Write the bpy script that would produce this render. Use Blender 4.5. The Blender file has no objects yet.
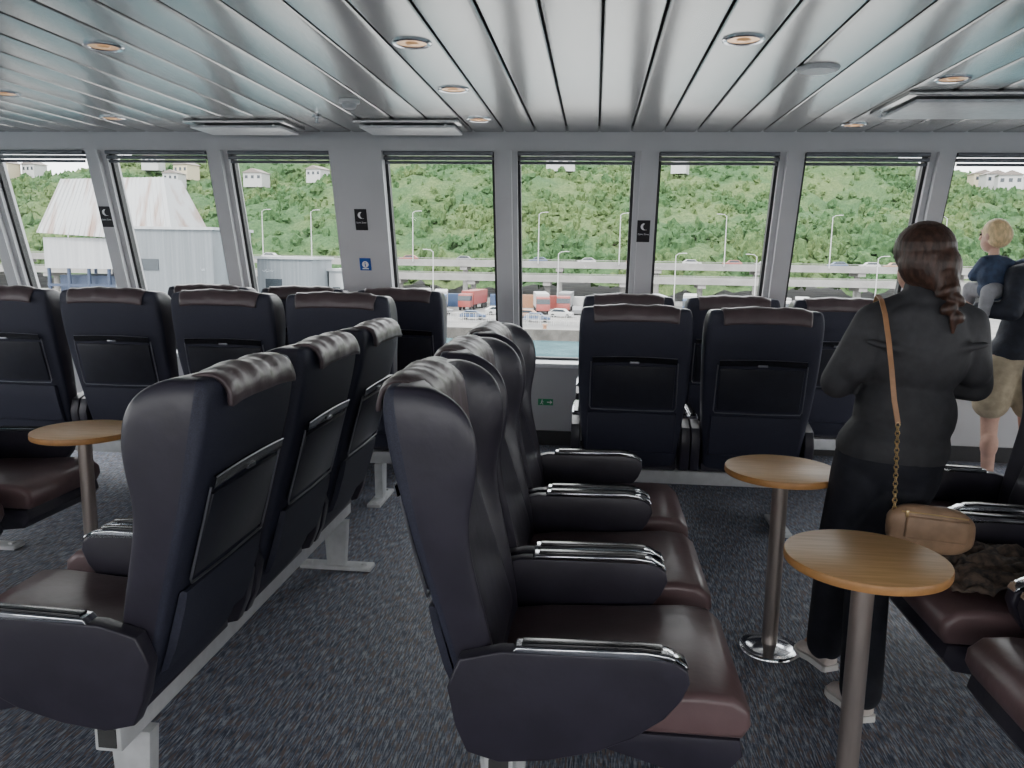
import bpy, bmesh, math, random
from mathutils import Vector, Matrix, Euler, noise
random.seed(7)
scene = bpy.context.scene
COL = scene.collection
PI = math.pi
def V(*a): return Vector(a)

# ------------------------------------------------------------------ materials
def mat(name, color=(.5,.5,.5), rough=.5, metal=0.0, var=0.0, vscale=20, bump=0.0, bscale=80,
        stretch=(1,1,1), color2=None, spec=None, coat=0.0, emit=None, estr=0.0, detail=3, ramp=(.38,.64), bdist=.01):
    m = bpy.data.materials.new(name); m.use_nodes = True
    nt = m.node_tree; N = nt.nodes; L = nt.links
    b = N["Principled BSDF"]
    b.inputs["Roughness"].default_value = rough
    b.inputs["Metallic"].default_value = metal
    if spec is not None: b.inputs["Specular IOR Level"].default_value = spec
    if coat: b.inputs["Coat Weight"].default_value = coat
    tc = N.new("ShaderNodeTexCoord"); mp = N.new("ShaderNodeMapping")
    mp.inputs["Scale"].default_value = stretch
    L.new(tc.outputs["Object"], mp.inputs["Vector"])
    nz = N.new("ShaderNodeTexNoise"); nz.inputs["Scale"].default_value = vscale
    nz.inputs["Detail"].default_value = detail
    L.new(mp.outputs["Vector"], nz.inputs["Vector"])
    rp = N.new("ShaderNodeValToRGB")
    c2 = color2 if color2 else tuple(min(1, c*(1+var)) for c in color)
    c1 = color if color2 else tuple(c*(1-var) for c in color)
    rp.color_ramp.elements[0].position = ramp[0]; rp.color_ramp.elements[1].position = ramp[1]
    rp.color_ramp.elements[0].color = (*c1,1); rp.color_ramp.elements[1].color = (*c2,1)
    L.new(nz.outputs["Fac"], rp.inputs["Fac"])
    L.new(rp.outputs["Color"], b.inputs["Base Color"])
    if bump > 0:
        n2 = N.new("ShaderNodeTexNoise"); n2.inputs["Scale"].default_value = bscale
        n2.inputs["Detail"].default_value = 4
        L.new(mp.outputs["Vector"], n2.inputs["Vector"])
        bp = N.new("ShaderNodeBump"); bp.inputs["Strength"].default_value = bump
        bp.inputs["Distance"].default_value = bdist
        L.new(n2.outputs["Fac"], bp.inputs["Height"]); L.new(bp.outputs["Normal"], b.inputs["Normal"])
    if emit:
        b.inputs["Emission Color"].default_value = (*emit,1); b.inputs["Emission Strength"].default_value = estr
    return m

M_navy   = mat("leather_navy", (.036,.032,.047), .34, var=.12, vscale=8, bump=.18, bscale=16, bdist=.010)
M_plum   = mat("leather_plum", (.170,.105,.108), .33, var=.12, vscale=5, bump=.22, bscale=12, bdist=.012)
M_plumd  = mat("leather_dark_plum", (.095,.068,.074), .36, var=.12, vscale=6, bump=.2, bscale=18, bdist=.010)
M_fabric = mat("upholstery_navy", (.027,.029,.052), .60, var=.2, vscale=300, bump=.2, bscale=500)
M_black  = mat("black_plastic", (.012,.012,.015), .2, var=.1)
M_tray   = mat("tray_plastic", (.022,.023,.033), .38, var=.1)
M_chrome = mat("chrome", (.66,.67,.70), .14, metal=1, var=.05)
M_dchrome= mat("satin_chrome", (.30,.30,.33), .30, metal=.9, var=.05)
M_steel  = mat("brushed_steel", (.50,.43,.39), .33, metal=.75, var=.1, vscale=30, stretch=(1,1,.1))
M_frame  = mat("painted_frame", (.60,.61,.62), .4, var=.06)
M_wall   = mat("wall_paint", (.50,.505,.52), .5, var=.03, vscale=3)
M_sill   = mat("sill_white", (.74,.76,.78), .4, var=.03)
M_gasket = mat("gasket", (.02,.02,.022), .5, var=.1)
M_blind  = mat("blind_grey", (.12,.125,.14), .45, var=.1, metal=.3)
M_dark   = mat("dark_void", (.05,.05,.05), .8, var=.1)
M_white  = mat("white_paint", (.8,.8,.8), .5, var=.04)
M_sign   = mat("sign_black", (.01,.01,.012), .4, var=.05)
M_blue   = mat("sign_blue", (.01,.08,.35), .4, var=.05)
M_green  = mat("sign_green", (.01,.30,.12), .4, var=.05)
M_amber  = mat("lamp_amber", (.75,.42,.22), .25, metal=.8, var=.1, emit=(1,.6,.3), estr=.35)
M_ceil   = mat("ceiling_metal", (.42,.415,.41), .25, metal=.8, var=.05, vscale=2, stretch=(1,.2,1))
M_skin   = mat("skin", (.62,.38,.29), .5, var=.06)
M_hairb  = mat("hair_brown", (.060,.030,.021), .42, var=.4, vscale=60, stretch=(1,1,.25), bump=.3, bscale=120)
M_hairy  = mat("hair_blond", (.70,.52,.28), .5, var=.2, vscale=60, stretch=(1,1,.3), bump=.3, bscale=90)
M_jacket = mat("jacket_charcoal", (.040,.040,.045), .7, var=.12, vscale=30, bump=.3, bscale=7, bdist=.03)
M_pants  = mat("trousers_black", (.012,.013,.021), .8, var=.2, bump=.3, bscale=20)
M_navyj  = mat("jacket_navy", (.03,.05,.10), .75, var=.25, bump=.4, bscale=30)
M_dshirt = mat("jacket_dark_navy", (.015,.018,.030), .75, var=.25, bump=.4, bscale=30)
M_khaki  = mat("khaki_cotton", (.42,.35,.24), .85, var=.12, bump=.3, bscale=30)
M_gtrous = mat("trousers_grey", (.28,.28,.30), .85, var=.12)
M_shoe   = mat("shoe_white", (.68,.60,.56), .6, var=.08)
M_sole   = mat("shoe_sole", (.75,.73,.70), .6, var=.05)
M_tan    = mat("bag_tan", (.38,.24,.15), .5, var=.12, bump=.3, bscale=30)
M_strap  = mat("strap_tan", (.42,.22,.11), .45, var=.1)
M_gold   = mat("chain_gold", (.75,.55,.28), .3, metal=1, var=.05)
M_coat   = mat("coat_brown", (.17,.12,.09), .9, color2=(.05,.042,.04), vscale=35, bump=.4, bscale=60)
M_eye    = mat("eye", (.05,.03,.02), .2, var=.05)
M_wood = mat("table_wood", (.68,.39,.16), .42, color2=(.80,.49,.22), vscale=7, stretch=(1,12,1), detail=8)
M_woodedge = mat("table_edge", (.50,.25,.09), .4, var=.1)

def carpet():
    m = bpy.data.materials.new("carpet"); m.use_nodes = True
    nt=m.node_tree; N=nt.nodes; L=nt.links; b=N["Principled BSDF"]; b.inputs["Roughness"].default_value=.6
    b.inputs["Specular IOR Level"].default_value=.4
    tc=N.new("ShaderNodeTexCoord")
    def nz(scale, st, det=2):
        mp=N.new("ShaderNodeMapping"); mp.inputs["Scale"].default_value=st
        L.new(tc.outputs["Object"],mp.inputs["Vector"])
        n=N.new("ShaderNodeTexNoise"); n.inputs["Scale"].default_value=scale; n.inputs["Detail"].default_value=det; n.inputs["Roughness"].default_value=.55
        L.new(mp.outputs["Vector"],n.inputs["Vector"]); return n
    a=nz(200,(1,.08,1)); c=nz(100,(.5,1,1)); d=nz(130,(1,.12,1))
    r=N.new("ShaderNodeValToRGB"); cr=r.color_ramp
    cr.elements[0].position=.40; cr.elements[0].color=(.055,.068,.105,1)
    cr.elements[1].position=.62; cr.elements[1].color=(.42,.45,.51,1)
    e=cr.elements.new(.5); e.color=(.155,.18,.245,1)
    mx=N.new("ShaderNodeMix"); mx.data_type='FLOAT'; mx.inputs[0].default_value=.15
    L.new(a.outputs["Fac"],mx.inputs[2]); L.new(c.outputs["Fac"],mx.inputs[3])
    L.new(mx.outputs[0],r.inputs["Fac"])
    r2=N.new("ShaderNodeValToRGB"); r2.color_ramp.elements[0].position=.53; r2.color_ramp.elements[0].color=(0,0,0,1)
    r2.color_ramp.elements[1].position=.59; r2.color_ramp.elements[1].color=(.85,.85,.85,1)
    L.new(d.outputs["Fac"],r2.inputs["Fac"])
    mc=N.new("ShaderNodeMix"); mc.data_type='RGBA'; mc.inputs[7].default_value=(.20,.145,.13,1)
    L.new(r2.outputs["Color"],mc.inputs[0]); L.new(r.outputs["Color"],mc.inputs[6])
    L.new(mc.outputs[2],b.inputs["Base Color"])
    bp=N.new("ShaderNodeBump"); bp.inputs["Strength"].default_value=.35; bp.inputs["Distance"].default_value=.003
    L.new(mx.outputs[0],bp.inputs["Height"]); L.new(bp.outputs["Normal"],b.inputs["Normal"])
    return m
M_carpet = carpet()

def glass():
    m=bpy.data.materials.new("window_glass"); m.use_nodes=True; nt=m.node_tree; N=nt.nodes; L=nt.links
    N.remove(N["Principled BSDF"]); o=N["Material Output"]
    t=N.new("ShaderNodeBsdfTransparent"); t.inputs["Color"].default_value=(.95,.96,.96,1)
    g=N.new("ShaderNodeBsdfGlossy"); g.inputs["Roughness"].default_value=.02
    mx=N.new("ShaderNodeMixShader"); mx.inputs[0].default_value=.03
    L.new(t.outputs[0],mx.inputs[1]); L.new(g.outputs[0],mx.inputs[2]); L.new(mx.outputs[0],o.inputs[0])
    return m
M_glass = glass()

def foliage(name,dark,mid,light,sc):
    m=bpy.data.materials.new(name); m.use_nodes=True; nt=m.node_tree; N=nt.nodes; L=nt.links; b=N["Principled BSDF"]
    b.inputs["Roughness"].default_value=.95; b.inputs["Specular IOR Level"].default_value=.05
    tc=N.new("ShaderNodeTexCoord")
    n1=N.new("ShaderNodeTexNoise"); n1.inputs["Scale"].default_value=sc; n1.inputs["Detail"].default_value=10; n1.inputs["Roughness"].default_value=.75
    n2=N.new("ShaderNodeTexNoise"); n2.inputs["Scale"].default_value=.04; n2.inputs["Detail"].default_value=5
    L.new(tc.outputs["Object"],n1.inputs["Vector"]); L.new(tc.outputs["Object"],n2.inputs["Vector"])
    r=N.new("ShaderNodeValToRGB"); cr=r.color_ramp
    cr.elements[0].position=.36; cr.elements[0].color=(*dark,1)
    cr.elements[1].position=.68; cr.elements[1].color=(*light,1)
    e=cr.elements.new(.5); e.color=(*mid,1)
    L.new(n1.outputs["Fac"],r.inputs["Fac"])
    r2=N.new("ShaderNodeValToRGB"); r2.color_ramp.elements[0].position=.42; r2.color_ramp.elements[0].color=(.66,.84,.74,1)
    r2.color_ramp.elements[1].position=.60; r2.color_ramp.elements[1].color=(1.12,1.08,.90,1)
    L.new(n2.outputs["Fac"],r2.inputs["Fac"])
    mx=N.new("ShaderNodeMix"); mx.data_type='RGBA'; mx.blend_type='MULTIPLY'; mx.inputs[0].default_value=1
    L.new(r.outputs["Color"],mx.inputs[6]); L.new(r2.outputs["Color"],mx.inputs[7])
    L.new(mx.outputs[2],b.inputs["Base Color"])
    return m
M_fol = foliage("foliage",(.040,.062,.037),(.072,.108,.054),(.125,.162,.085),1.1)
M_fol2 = foliage("foliage_trees",(.038,.062,.036),(.070,.110,.052),(.125,.165,.083),1.2)
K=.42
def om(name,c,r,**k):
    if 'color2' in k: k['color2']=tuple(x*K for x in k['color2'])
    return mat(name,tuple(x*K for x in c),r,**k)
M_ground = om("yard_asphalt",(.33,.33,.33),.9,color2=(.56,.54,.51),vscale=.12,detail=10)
M_deck = mat("bounce_deck_paint",(.40,.40,.395),.7,var=.05,vscale=.5)
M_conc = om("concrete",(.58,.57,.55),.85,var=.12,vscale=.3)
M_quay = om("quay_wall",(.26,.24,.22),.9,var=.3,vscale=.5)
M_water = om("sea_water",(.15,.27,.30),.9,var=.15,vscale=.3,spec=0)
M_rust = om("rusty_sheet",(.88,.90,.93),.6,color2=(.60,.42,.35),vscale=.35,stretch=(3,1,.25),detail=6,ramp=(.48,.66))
M_sheet = om("white_sheet",(.86,.88,.92),.6,var=.08,vscale=.4,stretch=(8,1,.2))
M_gsheet= om("grey_sheet",(.38,.42,.46),.5,var=.12,vscale=.6,stretch=(8,1,.2))
M_bscaf = om("scaffold_blue",(.08,.12,.22),.6,var=.2)
M_red = om("paint_red",(.62,.15,.13),.4,var=.1)
M_orange = om("paint_orange",(.70,.36,.20),.4,var=.1)
M_cblue = om("paint_blue",(.12,.20,.38),.4,var=.1)
M_grey = om("paint_grey",(.38,.39,.41),.4,var=.1)
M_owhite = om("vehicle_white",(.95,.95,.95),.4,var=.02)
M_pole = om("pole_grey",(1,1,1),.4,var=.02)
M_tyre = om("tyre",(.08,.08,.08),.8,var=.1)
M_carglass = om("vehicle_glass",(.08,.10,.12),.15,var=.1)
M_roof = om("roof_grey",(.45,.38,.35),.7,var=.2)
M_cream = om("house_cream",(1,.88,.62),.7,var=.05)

# ------------------------------------------------------------------ mesh helpers
def merge(bm, tmp):
    me=bpy.data.meshes.new("t"); tmp.to_mesh(me); tmp.free(); bm.from_mesh(me); bpy.data.meshes.remove(me)
def setmat(tmp, i):
    for f in tmp.faces: f.material_index=i
def box(bm,c,s,m=0,bevel=0,rot=None,seg=2):
    t=bmesh.new(); bmesh.ops.create_cube(t,size=1)
    bmesh.ops.scale(t,vec=s,verts=t.verts)
    if bevel: bmesh.ops.bevel(t,geom=t.edges[:],offset=bevel,segments=seg,profile=.5,affect='EDGES')
    if rot: bmesh.ops.rotate(t,matrix=Euler(rot).to_matrix(),verts=t.verts)
    bmesh.ops.translate(t,vec=c,verts=t.verts); setmat(t,m); merge(bm,t)
def cyl(bm,p0,p1,r0,r1=None,seg=20,m=0,bevel=0):
    r1=r0 if r1 is None else r1
    p0=Vector(p0);p1=Vector(p1);d=p1-p0
    t=bmesh.new(); bmesh.ops.create_cone(t,cap_ends=True,segments=seg,radius1=r0,radius2=r1,depth=d.length)
    if bevel:
        es=[e for e in t.edges if abs(abs(e.verts[0].co.z)-d.length/2)<1e-5 and abs(e.verts[0].co.z-e.verts[1].co.z)<1e-6]
        bmesh.ops.bevel(t,geom=es,offset=bevel,segments=2,profile=.5,affect='EDGES')
    q=Vector((0,0,1)).rotation_difference(d.normalized())
    bmesh.ops.rotate(t,matrix=q.to_matrix(),verts=t.verts)
    bmesh.ops.translate(t,vec=(p0+p1)/2,verts=t.verts); setmat(t,m); merge(bm,t)
def ell(bm,c,r,rot=None,m=0,seg=20):
    t=bmesh.new(); bmesh.ops.create_uvsphere(t,u_segments=seg,v_segments=max(8,seg//2),radius=1)
    bmesh.ops.scale(t,vec=r,verts=t.verts)
    if rot: bmesh.ops.rotate(t,matrix=Euler(rot).to_matrix(),verts=t.verts)
    bmesh.ops.translate(t,vec=c,verts=t.verts); setmat(t,m); merge(bm,t)
def prism(bm,pts,y0,y1,m=0,bevel=0,seg=2):
    t=bmesh.new()
    a=[t.verts.new((x,y0,z)) for x,z in pts]; b=[t.verts.new((x,y1,z)) for x,z in pts]
    t.faces.new(a); t.faces.new(b[::-1]); n=len(pts)
    for i in range(n): t.faces.new((a[i],b[i],b[(i+1)%n],a[(i+1)%n]))
    bmesh.ops.recalc_face_normals(t,faces=t.faces)
    if bevel:
        es=[e for e in t.edges if abs(e.verts[0].co.y-e.verts[1].co.y)<1e-6]
        bmesh.ops.bevel(t,geom=es,offset=bevel,segments=seg,profile=.5,affect='EDGES')
    setmat(t,m); merge(bm,t)
def tube(bm,pts,r,seg=8,m=0,closed=False):
    pts=[Vector(p) for p in pts]; t=bmesh.new(); rings=[]
    n=len(pts); up=Vector((0,0,1))
    for i,p in enumerate(pts):
        a=pts[(i-1)%n] if (closed or i>0) else p; b=pts[(i+1)%n] if (closed or i<n-1) else p
        d=(b-a).normalized()
        s=d.cross(up)
        if s.length<1e-3: s=d.cross(Vector((1,0,0)))
        s.normalize(); u=s.cross(d).normalized()
        rr=r[i] if isinstance(r,(list,tuple)) else r
        rings.append([t.verts.new(p+rr*(math.cos(2*PI*k/seg)*s+math.sin(2*PI*k/seg)*u)) for k in range(seg)])
    for i in range(n if closed else n-1):
        A=rings[i];B=rings[(i+1)%n]
        for k in range(seg): t.faces.new((A[k],A[(k+1)%seg],B[(k+1)%seg],B[k]))
    if not closed: t.faces.new(rings[0][::-1]); t.faces.new(rings[-1])
    bmesh.ops.recalc_face_normals(t,faces=t.faces); setmat(t,m); merge(bm,t)
def mk(name,bm,mats,parent=None,smooth=True,ang=35,label=None,subsurf=0,loc=None):
    me=bpy.data.meshes.new(name); bm.to_mesh(me); bm.free()
    for m in mats: me.materials.append(m)
    if smooth:
        for p in me.polygons: p.use_smooth=True
        if not subsurf: me.set_sharp_from_angle(angle=math.radians(ang))
    o=bpy.data.objects.new(name,me); COL.objects.link(o)
    if parent: o.parent=parent
    if label: o["label"]=label
    if subsurf:
        s=o.modifiers.new("s",'SUBSURF'); s.levels=subsurf; s.render_levels=subsurf
    if loc: o.location=loc
    return o
def empty(name,loc=(0,0,0),rot=0,label=None,cat=None,group=None):
    o=bpy.data.objects.new(name,None); o.empty_display_size=.1; o.location=loc; o.rotation_euler=(0,0,rot); COL.objects.link(o)
    if label:o["label"]=label
    if cat:o["category"]=cat
    if group:o["group"]=group
    return o
def tag(o,label,cat,group=None):
    o["label"]=label;o["category"]=cat
    if group:o["group"]=group
    return o
def struct(o,label=None):
    o["kind"]="structure"
    if label:o["label"]=label
    return o
def copy_thing(root,loc,rot,label=None):
    n=root.copy(); COL.objects.link(n); n.location=loc; n.rotation_euler=(0,0,rot)
    if label:n["label"]=label
    def rec(src,dst):
        for ch in list(src.children):
            c=ch.copy(); c.parent=dst; COL.objects.link(c); rec(ch,c)
    rec(root,n)
    return n

# ------------------------------------------------------------------ room shell
ZC=2.43
def Yw(z): return 6.5-(z-.75)*.2976
bm=bmesh.new(); box(bm,(0,1.75,-.05),(16,9.7,.1)); struct(mk("floor",bm,[M_carpet],smooth=False),"blue-grey flecked loop-pile carpet")

bm=bmesh.new(); sp=.228
k=-35
while k<35:
    x0=k*sp+.006; x1=(k+1)*sp-.006
    prism(bm,[(x0,ZC+.02),(x0,ZC+.007),(x0+.005,ZC+.002),(x0+.018,ZC),(x1-.018,ZC),(x1-.005,ZC+.002),(x1,ZC+.007),(x1,ZC+.02)],-3,6.02)
    k+=1
box(bm,(0,1.5,ZC+.06),(16,9.1,.04),1)
struct(mk("ceiling",bm,[M_ceil,M_dark],ang=20),"long brushed metal ceiling panels with dark gaps")

def sbox(bm,x0,x1,z0,z1,d0,d1,m=0):
    t=bmesh.new(); vs=[]
    for x in (x0,x1):
        for z in (z0,z1):
            for d in (d0,d1): vs.append(t.verts.new((x,Yw(z)+d,z)))
    idx=[(0,1,3,2),(4,6,7,5),(0,4,5,1),(2,3,7,6),(0,2,6,4),(1,5,7,3)]
    for f in idx: t.faces.new([vs[i] for i in f])
    bmesh.ops.recalc_face_normals(t,faces=t.faces); setmat(t,m); merge(bm,t)
ZB,ZT=.70,2.30
opens=[]
c=[-7.77,-6.80,-5.83,-4.85,-3.875,-2.89]
for a,b in zip(c[:-1],c[1:]): opens.append((a+.085,b-.085))
opens.append((-2.805,-2.00)); opens.append((-1.60,-.765))
c=[-.68,.35,1.37,2.39,3.40,4.41,5.42,6.43,7.44]
for a,b in zip(c[:-1],c[1:]): opens.append((a+.085,b-.085))
bm=bmesh.new()
sbox(bm,-8,8,ZT,ZC+.05,-.02,.14)
edges=[-8]+[v for o in opens for v in o]+[8]
for i in range(0,len(edges),2):
    a,b=edges[i],edges[i+1]
    sbox(bm,a,b,ZB,ZT,-.02,.14)
    if b-a<.3: sbox(bm,a+.04,b-.04,ZB,ZT,-.07,-.018)
    else: sbox(bm,a,b,ZB,ZT,-.07,-.018)
box(bm,(0,6.52,.345),(16,.1,.69))
struct(mk("wall_front",bm,[M_wall],smooth=False),"pale grey painted sloping window wall")
bm=bmesh.new(); box(bm,(0,6.45,.683),(16,.28,.035),bevel=.008); struct(mk("trim_1",bm,[M_sill]),"white window sill ledge")
bm=bmesh.new(); box(bm,(0,6.46,.06),(16,.02,.12)); struct(mk("baseboard_front",bm,[M_gasket]),"dark baseboard")
for i,(a,b) in enumerate(opens):
    bm=bmesh.new()
    g=.022
    sbox(bm,a,a+g,ZB,ZT,.02,.08,0); sbox(bm,b-g,b,ZB,ZT,.02,.08,0)
    sbox(bm,a,b,ZB,ZB+g,.02,.08,0); sbox(bm,a,b,ZT-g,ZT,.02,.08,0)
    sbox(bm,a+g,b-g,ZB+g,ZT-g,.05,.056,1)
    struct(mk("window_%d"%(i+1),bm,[M_gasket,M_glass],smooth=False),"tall window with black gasket")
    bl=empty("roller_blind",((a+b)/2,Yw(2.25),2.25),0,"grey roller blind cassette above the window","blind","window blinds")
    w=b-a-.01
    bm=bmesh.new(); box(bm,(0,-.03,.035),(w,.05,.028),bevel=.005); box(bm,(0,-.02,0),(w,.04,.026),bevel=.005); mk("cassette",bm,[M_blind],bl)
    bm=bmesh.new(); cyl(bm,(-w/2+.01,-.01,-.03),(w/2-.01,-.01,-.03),.011); mk("blind_bar",bm,[M_blind],bl)
for nm,x in (("wall_left",-8.05),("wall_right",8.05)):
    bm=bmesh.new(); box(bm,(x,1.75,.37),(.1,9.5,.74)); box(bm,(x,1.5,2.38),(.1,9.0,.16))
    for y in [-2.9+k*1.0 for k in range(10)]: box(bm,(x,y,1.52),(.1,.16,1.6))
    struct(mk(nm,bm,[M_wall],smooth=False),"pale grey side wall with window band")
bm=bmesh.new(); box(bm,(0,-3.05,.5),(16,.1,1.0)); box(bm,(0,-3.05,2.33),(16,.1,.3))  # unseen rear wall, added to cut fill light; openings set how much enters
for k in range(9): box(bm,(-8+k*2,-3.05,1.55),(.6,.1,1.3))
struct(mk("wall_back_baffle",bm,[M_wall],smooth=False),"unseen grey rear wall added to cut light, with openings")

# ------------------------------------------------------------------ seats
def build_seat():
    root=empty("reclining_seat",(0,0,0),0,"dark navy leather reclining seat with winged headrest","seat","lounge seats")
    lv0=[(.33,-.26,.235,.06,0),(.36,-.29,.26,.09,0),(.50,-.335,.270,.11,.015),(.66,-.367,.285,.105,.035),(.79,-.395,.295,.10,.045),
        (.90,-.42,.298,.10,.065),(.98,-.435,.30,.105,.10),(1.06,-.45,.30,.115,.125),(1.145,-.46,.299,.12,.125),(1.20,-.460,.294,.115,.095),
        (1.230,-.450,.284,.09,.05),(1.240,-.435,.268,.06,.015)]
    rc=lambda z:-.055*max(0,(z-.5))/.75
    lv=[(z,x+rc(z),w,T,wg) for z,x,w,T,wg in lv0]
    ff=[1,.94,.82,.64,.4,.15,-.15,-.4,-.64,-.82,-.94,-1]; g={1:.78,.94:1,.82:.72,.64:.18,.4:.03,.15:0}
    rf=[-.995,-.95,-.55,0,.55,.95,.995]
    t=bmesh.new(); rings=[]
    for z,xr,w,T,wg in lv:
        r=[]
        for f in ff: r.append(t.verts.new((xr+T+wg*g[abs(f)],f*w,z)))
        for f in rf: r.append(t.verts.new((xr+.018*abs(f)**7,f*w,z)))
        rings.append(r)
    n=len(rings[0]); nf=len(ff)
    for i in range(len(rings)-1):
        for k in range(n):
            f=t.faces.new((rings[i][k],rings[i][(k+1)%n],rings[i+1][(k+1)%n],rings[i+1][k]))
            f.material_index=1 if (k>=nf and k<n-1) else 0
    t.faces.new(rings[0][::-1]); t.faces.new(rings[-1])
    bmesh.ops.recalc_face_normals(t,faces=t.faces)
    mk("backrest",t,[M_navy,M_fabric],root,subsurf=2)
    def xr_at(z):
        for a,b in zip(lv[:-1],lv[1:]):
            if a[0]<=z<=b[0]:
                u=(z-a[0])/(b[0]-a[0]); return a[1]+u*(b[1]-a[1]), a[3]+u*(b[3]-a[3])
        return lv[-1][1],lv[-1][3]
    t=bmesh.new(); gr=[]
    zs=[.47,.5,.58,.68,.78,.88,.93,.96]
    for z in zs:
        row=[]; x,T=xr_at(z); e=0 if z in (zs[0],zs[-1]) else 1
        for f in (-1,-.93,-.6,0,.6,.93,1):
            b=.0 if abs(f)==1 else .016
            row.append(t.verts.new((x+T+ b*e - (0 if b*e else .012),f*.205,z)))
        gr.append(row)
    for i in range(len(gr)-1):
        for k in range(6): t.faces.new((gr[i][k],gr[i][k+1],gr[i+1][k+1],gr[i+1][k]))
    bmesh.ops.recalc_face_normals(t,faces=t.faces)
    mk("back_cushion",t,[M_navy],root,subsurf=2)
    path=[]
    for z in (.98,1.03,1.08,1.12,1.165,1.20): x,T=xr_at(z); path.append((x+T+.010,z))
    q=rc(1.22)
    path+=[(-.350+q,1.229),(-.380+q,1.245),(-.415+q,1.251),(-.448+q,1.243),(-.466+q,1.220),(-.472+q,1.19),(-.470+q,1.170)]
    t=bmesh.new(); gr=[]
    M=24
    for i,(x,z) in enumerate(path):
        row=[]
        for k in range(M+1):
            f=-1+2*k/M; d=.0018*math.sin(k*1.5+i*.5)+.0026*math.sin(k*.62+i*.6)+.001*math.sin(k*2.9+i)
            s=1.1 if 3<i<11 else .35
            drop=-.012*abs(f)**4 if i>5 else 0
            fw=.03*max(0,(abs(f)-.6))*(1 if i<6 else 0)
            row.append(t.verts.new((x+fw+(d*s if i<5 else 0)-(d*s if i>9 else 0),f*(.222+.004*math.sin(i)),z+(d*s if i<=10 else 0)+drop)))
        gr.append(row)
    for i in range(len(gr)-1):
        for k in range(M): t.faces.new((gr[i][k],gr[i][k+1],gr[i+1][k+1],gr[i+1][k]))
    bmesh.ops.recalc_face_normals(t,faces=t.faces)
    hr=mk("headrest",t,[M_plumd],root,subsurf=1,label="creased dark plum leather headrest cover")
    s=hr.modifiers.new("so",'SOLIDIFY'); s.thickness=.012; s.offset=0
    t=bmesh.new()
    prism(t,[(-.22,.375),(-.23,.45),(-.1,.468),(.12,.478),(.30,.492),(.375,.485),(.415,.45),(.42,.41),(.40,.375)],-.268,.268,bevel=.022,seg=3)
    mk("seat",t,[M_plum],root,ang=50,label="plum leather seat cushion")
    t=bmesh.new()
    prism(t,[(-.26,.325),(-.26,.374),(.395,.374),(.405,.33),(.37,.285),(.25,.27),(.05,.325)],-.262,.262,bevel=.01)
    mk("seat_base",t,[M_navy],root)
    for sgn in (-1,1):
        t=bmesh.new()
        prism(t,[(-.33,.50),(-.30,.575),(-.2,.603),(.17,.610),(.22,.602),(.250,.580),(.256,.550),(.238,.505),(.200,.455),(.13,.400),(.04,.355),(-.08,.322),(-.20,.308),(-.28,.33),(-.31,.40)],sgn*.303-.025,sgn*.303+.025,bevel=.006,seg=3)
        a=mk("armrest",t,[M_navy],root,ang=40)
        t=bmesh.new()
        prism(t,[(-.17,.602),(-.16,.618),(.15,.626),(.205,.620),(.244,.600),(.252,.585),(.22,.603)],sgn*.303-.026,sgn*.303+.026,bevel=.006,seg=3)
        mk("armrest_cap",t,[M_chrome],a,ang=50,label="polished chrome armrest cap")
        t=bmesh.new()
        prism(t,[(-.15,.615),(-.145,.624),(.14,.6315),(.19,.628),(.17,.618)],sgn*.303-.017,sgn*.303+.017,bevel=.003,seg=2)
        mk("armrest_inlay",t,[M_black],a,label="black armrest inlay")
    def rp(y,z,d): return (xr_at(z)[0]-d,y,z)
    th=math.atan2(-(xr_at(.70)[0]-xr_at(.95)[0]),.25)
    t=bmesh.new()
    box(t,((xr_at(.815)[0])-.005,0,.815),(.014,.43,.24),bevel=.005,rot=(0,th,0)); mk("tray_table",t,[M_tray],root,label="flat dark folded tray panel")
    t=bmesh.new()
    tube(t,[rp(-.228,.95,.006),rp(-.230,.80,.010),rp(-.230,.700,.012),rp(-.222,.685,.014),rp(0,.682,.016),rp(.222,.685,.014),rp(.230,.700,.012),rp(.230,.80,.010),rp(.228,.95,.006)],.0035,8)
    mk("tray_frame",t,[M_dchrome],root,label="thin satin metal tray bracket")
    t=bmesh.new(); gr=[]
    for f in [-1+2*k/12 for k in range(13)]:
        zc=.968-.006*f*f
        gr.append([t.verts.new(rp(f*.222,zc-.020,.004)),t.verts.new(rp(f*.222,zc-.016,.014)),t.verts.new(rp(f*.222,zc+.012,.014)),t.verts.new(rp(f*.222,zc+.016,.004))])
    for i in range(12):
        for k in range(3): t.faces.new((gr[i][k],gr[i][k+1],gr[i+1][k+1],gr[i+1][k]))
    bmesh.ops.recalc_face_normals(t,faces=t.faces)
    mk("grab_strip",t,[M_black],root,ang=60,label="glossy black strip across the seat back")
    t=bmesh.new(); tube(t,[rp(f*.222,.982-.006*f*f,.013) for f in [-1+2*k/12 for k in range(13)]],.0022,6); box(t,rp(0,.950,.012),(.010,.05,.012),bevel=.003)
    mk("strip_edge",t,[M_dchrome],root,label="satin metal edge and latch")
    t=bmesh.new(); gr=[]
    for z,d in ((.43,.0),(.442,.016),(.50,.022),(.60,.023),(.645,.020),(.664,.017),(.666,.006)):
        gr.append([t.verts.new(rp(f*.240,z,-.004+d*(0 if abs(f)==1 else 1))) for f in (-1,-.98,-.6,0,.6,.98,1)])
    for i in range(len(gr)-1):
        for k in range(6): t.faces.new((gr[i][k],gr[i][k+1],gr[i+1][k+1],gr[i+1][k]))
    bmesh.ops.recalc_face_normals(t,faces=t.faces)
    mk("literature_pocket",t,[M_fabric],root,ang=30)
    return root
SEAT=build_seat()
PITCH=.68
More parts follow.
